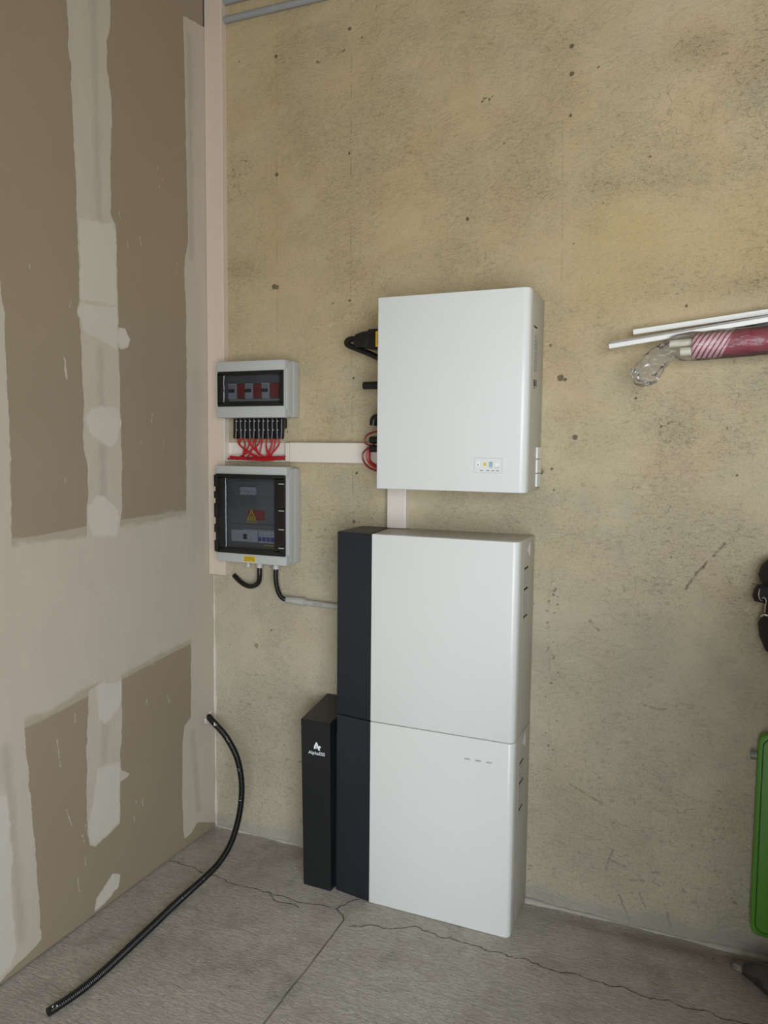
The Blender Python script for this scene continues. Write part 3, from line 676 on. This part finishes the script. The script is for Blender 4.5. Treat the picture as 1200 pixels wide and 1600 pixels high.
# rating label on the right side
SX = 1.3225
rl = mk('rating_label', B((SX, -.145, 1.815), (SX+.0005, -.085, 1.965)), M['silver_label'], iv)
def side_lines(x, y0, y1, z0, z1, cols, seed, th=.0004):
    bm = bmesh.new(); rr = random.Random(seed); dy = (y1-y0)/cols
    for c in range(cols):
        z = z0; yc = y0+(c+.5)*dy
        while z < z1:
            l_ = rr.uniform(.003, .012); box(bm, (x, yc-dy*.2, z), (x+th, yc+dy*.2, min(z1, z+l_))); z += l_+rr.uniform(.002, .006)
    return bm
mk('printed_lines', side_lines(SX+.0005, -.14, -.09, 1.83, 1.95, 6, 5), M['greyprint'], rl)
mk('corner_mark', B((SX, -.148, 1.967), (SX+.0006, -.105, 1.972)), M['print'], iv)
bm = bmesh.new(); box(bm, (SX, -.135, 1.785), (SX+.0005, -.118, 1.806)); box(bm, (SX, -.108, 1.785), (SX+.0005, -.096, 1.806)); box(bm, (SX, -.135, 1.777), (SX+.0005, -.12, 1.781))
mk('printed_marks', bm, M['print'], iv)
for z0, z1 in ((1.555, 1.592), (1.508, 1.552), (1.463, 1.505)):
    mk('side_tab', B((SX, -.075, z0), (SX+.006, -.022, z1), .001), M['paper'], iv)
mk('tab_hook', T([(SX+.006, -.022, 1.520), (SX+.012, -.014, 1.517), (SX+.010, -.010, 1.505), (SX+.003, -.014, 1.503)], .002, 6), M['chrome'], iv, True)
for z in (2.045, 1.872, 1.668, 1.535): mk('left_tab', B((.812, -.165, z-.012), (.823, -.150, z+.012), .001), M['paper'], iv)
# connectors entering the left side
pl = thing('cable_plug', (.75, -.1, 1.955), 'black multi-pin plug with yellow tag on the left side of the inverter, top', 'plug')
mk('plug_body', B((.742, -.137, 1.925), (.8105, -.064, 1.992), .006), M['black'], pl, True)
mk('plug_collar', B((.797, -.142, 1.918), (.8175, -.058, 2.003), .005), M['black'], pl, True)
mk('plug_boot', prism(bmesh.new(), [(.742, 1.988), (.715, 1.986), (.690, 1.978), (.681, 1.955), (.690, 1.935), (.742, 1.928)], -.128, -.073, 'y', .006), M['black'], pl, True)
yt = mk('yellow_tag', B((.7745, -.1371, 1.930), (.792, -.1383, 1.982), .0003), M['gold'], pl)
mk('printed_lines', B((.781, -.1384, 1.94), (.785, -.1387, 1.97)), M['greyprint'], yt)
c = mk('cable', T(catmull([(.69, -.10, 1.962), (.665, -.10, 1.966), (.648, -.10, 1.958), (.652, -.10, 1.946), (.68, -.10, 1.934), (.74, -.10, 1.910), (.79, -.10, 1.885), (.817, -.10, 1.869)], 8), .0105, 12), M['rubber'], pl, True)
c = thing('black_cable_gland', (.77, -.12, 1.79), 'black round cable stub on the left side of the inverter, middle', 'cable gland')
mk('gland_body', T([(.7235, -.12, 1.8005), (.8225, -.12, 1.8005)], .0135, 16), M['black'], c, True)
mk('gland_nut', T([(.802, -.12, 1.8005), (.8225, -.12, 1.8005)], .0165, 6), M['black'], c)
c = thing('black_cable_gland', (.78, -.12, 1.66), 'short black elbow plug on the left side of the inverter, just above the red wires', 'cable gland')
mk('gland_body', T(catmull([(.8225, -.12, 1.690), (.79, -.12, 1.690), (.765, -.12, 1.686), (.76, -.12, 1.662)], 6), .0135, 14), M['black'], c, True)
mc = thing('solar_wire_loops', (.78, -.12, 1.51), 'dark red solar wires looping out of the inverter left side above the trunking', 'wires')
M['darkred'] = plain('dark_red_wire_sheath', (120, 14, 30), .35, var=.1)
mk('wire', T(catmull([(.8225, -.12, 1.640), (.785, -.12, 1.643), (.742, -.12, 1.632), (.727, -.12, 1.612), (.736, -.118, 1.597), (.765, -.11, 1.592), (.79, -.10, 1.593)], 8), .0036, 8), M['darkred'], mc, True)
for k, (dx, mt) in enumerate(((0, 'darkred'), (.016, 'red'), (.026, 'darkred'))):
    mk('wire', T(catmull([(.765, -.115, 1.598), (.745+dx*.3, -.118, 1.588), (.722+dx, -.12, 1.565), (.724+dx, -.12, 1.54), (.745+dx, -.12, 1.516+dx*.3), (.785, -.12, 1.503+dx*.5), (.8225, -.12, 1.503+dx*.6)], 8), .0036, 8), M[mt], mc, True)
for z in (1.612, 1.582):
    mk('connector', T([(.750, -.125, z), (.753, -.125, z), (.8225, -.125, z)], lambda t: .009 if t == 0 else .0125, 12), M['black'], mc, True)

# ------------------------------------------------------------------ tall battery tower (two stacked modules)
def battery(z0, z1, lab, lower):
    b = thing('battery_module', (1.0, -.1, z0), lab, 'battery', 'stacked battery modules')
    ch = [(.6685, -.003), (.6705, -.2125), (.6735, -.217), (.8105, -.2365), (.8105, -.2), (.79, -.003)]
    mk('side_panel', prism(bmesh.new(), ch, z0+.001, z1-.001, 'z', .0015), M['navy'], b, True)
    mk('body', B((.795, -.208, z0+.001), (1.3105, -.003, z1-.001), .002), M['white_shaded'], b, True)
    mk('front_cover', prism(bmesh.new(), cornerprofile(.8113, 1.312, -.238, -.200, .020, rl=.002), z0+.0008, z1-.0008, 'z', .0022), M['white'], b, True, 50)
    X = 1.3105; h = z1 - z0
    t = mk('white_triangle', prism(bmesh.new(), [(-.112, z0+h*.94), (-.068, z0+h*.975-.0), (-.068, z0+h*.90)], X, X+.0006, 'x'), M['paper'], b)
    lb = mk('warning_label', B((X, -.160, z0+.575*h), (X+.0004, -.088, z0+.895*h)), M['side_label'], b)
    for f in (.845, .74, .60):
        zc = z0+f*h; mk('printed_bar', B((X+.0004, -.148, zc), (X+.0008, -.095, zc+.007)), M['print'], lb)
    mk('printed_lines', side_lines(X+.0004, -.155, -.095, z0+.62*h, z0+.84*h, 5, 8), M['faintprint'], lb)
    if lower:
        for x in (1.159, 1.196, 1.232):
            mk('status_light', prism(bmesh.new(), rrect(x-.010, x+.010, .575, .5805, .0025, 4), -.2381, -.2387, 'y'), M['palegrey'], b)
    return b
battery(0.0, .6496, 'lower battery module standing on the floor, white front with three small grey status bars', True)
battery(.6506, 1.2971, 'upper battery module with plain white front and dark left side, stacked under the inverter', False)

# black cable cover with the logo beside the tower
cv = thing('cable_cover', (.61, -.12, 0), 'short black metal cable cover with a white logo, standing left of the battery', 'cable cover')
bm = bmesh.new()
lowp = [(.548, -.232), (.6600, -.2335), (.6600, -.004), (.540, -.004)]; top = [(.5375, -.234, .617), (.655, -.236, .617), (.655, -.004, .640), (.523, -.004, .640)]
a = [bm.verts.new((p[0], p[1], .0)) for p in lowp]; b = [bm.verts.new(p) for p in top]
fs = [bm.faces.new(a[::-1]), bm.faces.new(b)] + [bm.faces.new((a[i], a[(i+1) % 4], b[(i+1) % 4], b[i])) for i in range(4)]
bmesh.ops.bevel(bm, geom=list(bm.edges), offset=.0015, segments=2, affect='EDGES')
mk('cover_shell', bm, M['cover_black'], cv, True)
mk('side_flange', prism(bmesh.new(), [(-.200, .0), (-.06, .0), (-.06, .60), (-.200, .57)], .6605, .6665, 'x', .001), M['gap'], cv)
LY = -.2362
def lx(x): return (x-30)/1.0
def logopt(px, pz):   # logo drawn in millimetres about its centre
    return (.6015+px*.001, .515+pz*.001)
bm = bmesh.new()
prism(bm, [logopt(*p) for p in [(-1, 27), (2, 27), (16, -2), (9, -2), (4, 8), (.5, 15.5), (-5, 5), (-9.5, 1), (-9, 10)]], LY, LY-.0007, 'y')
prism(bm, [logopt(*p) for p in [(-9.5, 1), (-5, 5), (1.5, 8), (3.5, 4.5)]], LY, LY-.0007, 'y')
prism(bm, [logopt(*p) for p in [(-4, 7.2), (1.8, 9.6), (-.4, 12)]], LY, LY-.0007, 'y')
prism(bm, [logopt(*p) for p in [(9.5, 12), (14, 16), (18.5, 10), (15, 6.5), (11.5, 6.5)]], LY, LY-.0007, 'y')
mk('logo_mark', bm, M['logo'], cv)
cu = bpy.data.curves.new('word', 'FONT'); cu.body = 'AlphaESS'; cu.size = .0168; cu.align_x = 'CENTER'; cu.extrude = .0003; cu.offset = .0001; cu.space_character = 1.06
to = bpy.data.objects.new('word', cu); link(to); to.rotation_euler = (math.pi/2, 0, 0); to.location = (.6035, LY-.0006, .496)
bpy.context.view_layer.update()
me = bpy.data.meshes.new_from_object(to.evaluated_get(bpy.context.evaluated_depsgraph_get()))
me.transform(to.matrix_world); me.transform(Matrix.Translation(-cv.location)); bpy.data.objects.remove(to)
wo = link(bpy.data.objects.new('logo_lettering', me)); wo.parent = cv; me.materials.clear(); me.materials.append(M['logo'])

# ------------------------------------------------------------------ corrugated black conduit out of the left wall
th = thing('flexible_conduit', (0, -.05, .48), 'black corrugated flexible conduit coming out of the plasterboard and lying along the floor', 'flexible conduit')
PATH = [(0.002, -0.048, 0.4845), (0.051, -0.077, 0.4740), (0.122, -0.111, 0.4520), (0.184, -0.145, 0.4200), (0.229, -0.173, 0.3820), (0.264, -0.204, 0.3250), (0.280, -0.230, 0.2620), (0.286, -0.264, 0.1920), (0.281, -0.306, 0.1250), (0.264, -0.355, 0.0750), (0.242, -0.407, 0.0440), (0.225, -0.472, 0.0240), (0.219, -0.553, 0.0145), (0.226, -0.662, 0.0125), (0.235, -0.792, 0.0125), (0.242, -0.911, 0.0125), (0.239, -1.008, 0.0125), (0.224, -1.099, 0.0125)]
cp = catmull(PATH, 24)
L = [0]
for p, q in zip(cp[:-1], cp[1:]): L.append(L[-1]+(q-p).length)
TOT = L[-1]; step = .00115; fine = []; j = 0
for i in range(int(TOT/step)):
    s = i*step
    while L[j+1] < s: j += 1
    fine.append(cp[j].lerp(cp[j+1], (s-L[j])/(L[j+1]-L[j]+1e-9)))
N = len(fine)
bm = T(fine, lambda t: .0112+.0014*math.sin(t*TOT*2*math.pi/.0062), 12)
mk('corrugated_tube', bm, M['rubber'], th, True, 80)
rr = random.Random(9)
def near(s): return fine[min(N-1, max(0, int(s/step)))]
for s, nb, sz in ((.075, 7, .005), (.175, 6, .0028), (.31, 3, .0016), (.42, 3, .0016), (.84, 6, .0018), (1.02, 5, .0016), (1.39, 6, .0042), (.72, 4, .0015)):
    bm = bmesh.new()
    for k in range(nb):
        p = near(s+rr.uniform(-.012, .012)); d = Vector((.55+rr.uniform(-.5, .3), -.75, rr.uniform(.0, .7))).normalized()
        blob(bm, p+d*.0112, sz*rr.uniform(.6, 1.2), .4, 1, rr.random(), (1, .8, 1))
    mk('plaster_splash', bm, M['plaster_blob'], th, False)
struct(mk('trim_4', blob(blob(bmesh.new(), (0, -.063, .472), .009, .5, 2, 2, (.3, 1, 1.3)), (0, -.036, .496), .008, .5, 2, 4, (.3, 1.2, .8)), M['plaster_blob']))

# ------------------------------------------------------------------ right edge: rods, parasol, bracket
def bar(p, q, wd, ht):
    """rectangular profile from p to q"""
    p = Vector(p); q = Vector(q); d = (q-p).normalized(); up = Vector((0, 0, 1)); s = d.cross(up).normalized(); up = s.cross(d)
    bm = bmesh.new(); c = [(-wd/2, -ht/2), (wd/2, -ht/2), (wd/2, ht/2), (-wd/2, ht/2)]
    a = [bm.verts.new(p+s*x+up*z) for x, z in c]; b = [bm.verts.new(q+s*x+up*z) for x, z in c]
    bm.faces.new(a); bm.faces.new(b[::-1])
    for i in range(4): bm.faces.new((a[i], b[i], b[(i+1) % 4], a[(i+1) % 4]))
    bmesh.ops.recalc_face_normals(bm, faces=bm.faces)
    bmesh.ops.bevel(bm, geom=list(bm.edges), offset=.0008, segments=1, affect='EDGES'); return bm
r1 = mk('white_rod', bar((1.611, -.05, 1.9495), (2.75, -.05, 2.072), .016, .0155), M['rod'])
tag(r1, 'upper and shorter white profile rod above the wrapped parasol', 'rod', 'white profile rods')
r2 = thing('white_rod', (1.5466, -.1, 1.903), 'lower white profile rod with a grey groove, resting just above the wrapped parasol', 'rod', 'white profile rods')
mk('profile', bar((1.5466, -.1, 1.9025), (2.75, -.1, 2.061), .018, .0135), M['rod'], r2)
mk('groove_strip', bar((1.548, -.1, 1.9128), (2.75, -.1, 2.0713), .012, .006), M['rodgrey'], r2)
br = thing('wall_bracket', (2.2, 0, 1.93), 'black wall bracket holding the white rods and the parasol at the right edge', 'bracket')
mk('bracket_plate', B((2.31, -.012, 1.80), (2.36, 0.0, 2.02), .002), M['black'], br)
mk('bracket_arm', B((2.32, -.17, 1.832), (2.35, -.012, 1.850), .002), M['black'], br)
mk('bracket_tip', B((2.32, -.176, 1.832), (2.35, -.17, 1.90), .002), M['black'], br)
mk('bracket_arm', B((2.32, -.13, 1.998), (2.35, -.012, 2.006), .002), M['black'], br)
mk('bracket_bar', prism(bmesh.new(), [(1.885, 1.9515), (1.925, 1.953), (2.345, 1.994), (2.345, 1.975), (1.97, 1.945)], -.085, -.062, 'y', .002), M['black'], br)

pa = thing('parasol', (1.80, -.11, 1.90), 'folded crimson parasol with pale straps wrapped in clear plastic, hung on the wall', 'parasol')
def lathe_x(xs, rs, c, wob, seed, n=28):
    bm = bmesh.new(); rr = random.Random(seed); ph = [rr.uniform(0, 6.28) for _ in range(6)]; rings = []
    for x, r in zip(xs, rs):
        cy, cz = c(x); ring = []
        for k in range(n):
            a = 2*math.pi*k/n
            q = r*(1+wob*(math.sin(3*a+ph[0]+x*20)+.6*math.sin(5*a+ph[1]-x*33)+.5*math.sin(9*a+ph[2]+x*55)))
            ring.append(bm.verts.new((x, cy+q*math.cos(a), cz+q*math.sin(a))))
        rings.append(ring)
    for r0, r1_ in zip(rings[:-1], rings[1:]):
        for k in range(n): bm.faces.new((r0[k], r0[(k+1) % n], r1_[(k+1) % n], r1_[k]))
    return bm, rings
ctr = lambda x: (-.11, 1.8975+(x-1.88)*.055)
xs = [1.785+.004*i for i in range(200)]
bm, R = lathe_x(xs, [.0365*min(1, .90+.5*(x-1.785)/.03) if x < 1.8 else .0365+.003*min(1, (x-1.8)/.2) for x in xs], ctr, .025, 2)
bm.faces.new(R[0]); bm.faces.new(R[-1][::-1]); bmesh.ops.recalc_face_normals(bm, faces=bm.faces)
mk('canopy', bm, M['parasol'], pa, True, 60)
mk('pole', T([(1.722, -.115, 1.901), (1.80, -.115, 1.905)], .0105, 16), M['pole'], pa, True)
mk('pole_tip', T([(1.753, -.12, 1.876), (1.80, -.12, 1.879)], .0125, 16), M['pole'], pa, True)
# plastic sleeve: tube around the canopy, tapering and drooping to the left
SP = [(2.40, 1.926, .0425), (2.1, 1.909, .0425), (1.9, 1.8975, .0425), (1.82, 1.8935, .0425), (1.785, 1.891, .042), (1.755, 1.889, .039), (1.73, 1.884, .034), (1.705, 1.872, .030), (1.682, 1.852, .034), (1.664, 1.828, .037), (1.652, 1.806, .034), (1.645, 1.788, .023), (1.643, 1.778, .008)]
sp = catmull([(x, -.11, z) for x, z, r in SP], 7); rd_ = [r for x, z, r in SP]
def srad(t):
    u_ = t*(len(SP)-1); i = min(int(u_), len(SP)-2); return rd_[i]+(rd_[i+1]-rd_[i])*(u_-i)
bm = T(sp, srad, 48)
from mathutils import noise as mn
m_ = len(sp)
bm.verts.ensure_lookup_table()
for i in range(m_):
    for k in range(48):
        v = bm.verts[i*48+k]; d = v.co-sp[i]; am = .05+.30*min(1, max(0, (1.80-sp[i].x)/.09))
        q = mn.noise(Vector((v.co.x*14, v.co.y*45, v.co.z*45)))+.7*mn.noise(Vector((v.co.x*30, v.co.y*60, v.co.z*60+3)))
        v.co = sp[i]+d*(1+am*q)
mk('plastic_sleeve', bm, M['film'], pa, True, 50)

# ------------------------------------------------------------------ right edge: hanging black bag
bg = thing('hanging_bag', (2.1, -.1, 1.05), 'black padded bag with a steel clasp hanging at the right edge of the wall', 'bag')
def loft(bm, pts, n=16):
    """pts: (x,y,z,rx,ry) rings stacked roughly in z"""
    R = []
    for x, y, z, rx, ry in pts: R.append([bm.verts.new((x+rx*math.cos(2*math.pi*k/n), y+ry*math.sin(2*math.pi*k/n), z)) for k in range(n)])
    for a, b in zip(R[:-1], R[1:]):
        for k in range(n): bm.faces.new((a[k], a[(k+1) % n], b[(k+1) % n], b[k]))
    bm.faces.new(R[0][::-1]); bm.faces.new(R[-1]); bmesh.ops.recalc_face_normals(bm, faces=bm.faces); return bm
mk('bag_top', loft(bmesh.new(), [(2.09, -.075, 1.185, .07, .055), (2.085, -.078, 1.20, .085, .07), (2.082, -.078, 1.225, .090, .072), (2.085, -.078, 1.25, .086, .07), (2.095, -.075, 1.275, .074, .06), (2.11, -.07, 1.292, .04, .035)]), M['black_soft'], bg, True, 80)
mk('bag_strap', loft(bmesh.new(), [(2.045, -.09, 1.14, .03, .015), (2.018, -.095, 1.147, .034, .02), (2.012, -.095, 1.162, .034, .022), (2.014, -.095, 1.18, .032, .022), (2.03, -.09, 1.195, .04, .02), (2.05, -.09, 1.2, .03, .018)]), M['black_soft'], bg, True, 80)
mk('bag_body', loft(bmesh.new(), [(2.12, -.075, .96, .05, .04), (2.09, -.08, 1.0, .07, .06), (2.085, -.08, 1.04, .082, .068), (2.085, -.08, 1.08, .088, .07), (2.09, -.08, 1.11, .078, .06), (2.10, -.08, 1.20, .065, .05)]), M['black_soft'], bg, True, 80)
cl = mk('steel_clasp', T([(1.996, -.135, 1.19), (1.994, -.138, 1.175), (1.997, -.138, 1.16), (2.004, -.136, 1.156)], .0022, 8), M['chrome'], bg, True)
mk('steel_clasp', T(catmull([(2.002, -.14, 1.162), (2.008, -.14, 1.166), (2.014, -.14, 1.158), (2.012, -.145, 1.14), (2.011, -.15, 1.124)], 5), .0024, 8), M['chrome'], bg, True)
mk('clasp_ring', T(catmull([(2.002, -.147, 1.112), (2.01, -.152, 1.119), (2.02, -.152, 1.117), (2.03, -.152, 1.122)], 5), .003, 8), M['chrome'], bg, True)
hk = mk('wall_hook', T(catmull([(2.2, 0, 1.32), (2.2, -.04, 1.315), (2.2, -.06, 1.29), (2.2, -.07, 1.30)], 5), .004, 8), M['chrome'], smooth=True)
tag(hk, 'small steel wall hook from which the black bag hangs, beyond the right edge', 'hook')
mk('hanging_loop', T(catmull([(2.11, -.07, 1.285), (2.15, -.062, 1.305), (2.2, -.055, 1.293), (2.205, -.055, 1.287), (2.15, -.065, 1.29), (2.12, -.07, 1.27)], 6), .005, 8), M['black_soft'], bg, True)

# ------------------------------------------------------------------ right edge: green folding table leaning on the wall
gt = thing('folding_table', (2.3, -.04, 0), 'bright green plastic folded table leaning upright against the wall at the right edge', 'folding table')
def tilt(bm, x0=2.02, z0=.12):
    for v in bm.verts:
        v.co.y += -(0.735-v.co.z)*.05; v.co.x += (.735-v.co.z)*.002
    return bm
mk('table_top', tilt(prism(bmesh.new(), rrect(2.017, 2.62, .115, .735, .03), -.052, -.016, 'y', .006, 3)), M['green'], gt, True, 50)
gr = bmesh.new(); o_ = rrect(2.030, 2.607, .128, .722, .026); 
pp = [(x, -.0525, z) for x, z in o_]; pp.append(pp[0]); tube(gr, pp, .0018, 6, False)
mk('rim_groove', tilt(gr), M['greendark'], gt, True)
mk('peg', tilt(T([(1.998, -.03, .66), (2.001, -.03, .66), (2.016, -.03, .66)], .013, 12)), M['tubegrey'], gt, True)
for x in (2.16, 2.50):
    mk('leg', T([(x, -.022-.031, .55), (x, -.022-.031, .5), (x, -.010-.055, .008)], .010, 10), M['tubegrey'], gt, True)
    mk('leg_foot', T([(x, -.065, .0), (x, -.065, .022)], .013, 10), M['black'], gt, True)

# ------------------------------------------------------------------ right edge: dark shoe in a clear plastic bag on the floor
sb = thing('bagged_item', (2.12, -.25, 0), 'dark item in a crumpled clear plastic bag on the floor at the bottom right corner', 'plastic bag')
dirn = Vector((.86, -.51, 0)); o0 = Vector((1.972, -.078, 0))
bm = T([o0+dirn*t+Vector((0, 0, h)) for t, h in ((.035, .014), (.045, .016), (.07, .02), (.11, .026), (.16, .034), (.20, .04), (.22, .04))], lambda t: (.006+.030*math.sin(min(1, t*1.9)*math.pi/2))*(1 if t < .98 else .6), 16)
for v in bm.verts: v.co.z = max(.0015, v.co.z*.9)
mk('dark_item', bm, M['black'], sb, True, 80)
P_ = []
for k in range(34): t = k/33*.26; P_.append(o0+dirn*t+Vector((.02*t, 0, .006+.10*min(1, t/.3))))
bm = T(P_, lambda t: .007+.085*min(1, t*1.2)**.9, 48); bm.verts.ensure_lookup_table()
for i in range(34):
    for k in range(48):
        v = bm.verts[i*48+k]; d = v.co-P_[i]; f_ = 1+.30*mn.noise(v.co*18)+.22*mn.noise(v.co*42)
        v.co = P_[i]+d*f_; v.co.z = max(.001+.003*(1+mn.noise(v.co*60)), v.co.z*.62)
mk('plastic_film', bm, M['film_floor'], sb, True, 25)

# ------------------------------------------------------------------ unseen box added past the right edge to shade the floor corner
M['shade_box'] = plain('brown_cardboard', (96, 74, 50), .85, var=.08, scale=12)
cx_ = thing('added_shade_box', (2.5, -.79, 0), 'unseen brown box added past the right edge to shade the corner by the green table', 'shade blocker')
mk('shade_box', B((2.105, -1.72, 0), (2.86, -.30, 1.25), .004), M['shade_box'], cx_)
mk('shade_box_tape', B((2.47, -1.7215, .0005), (2.53, -.2985, 1.2515)), M['silver_label'], cx_)
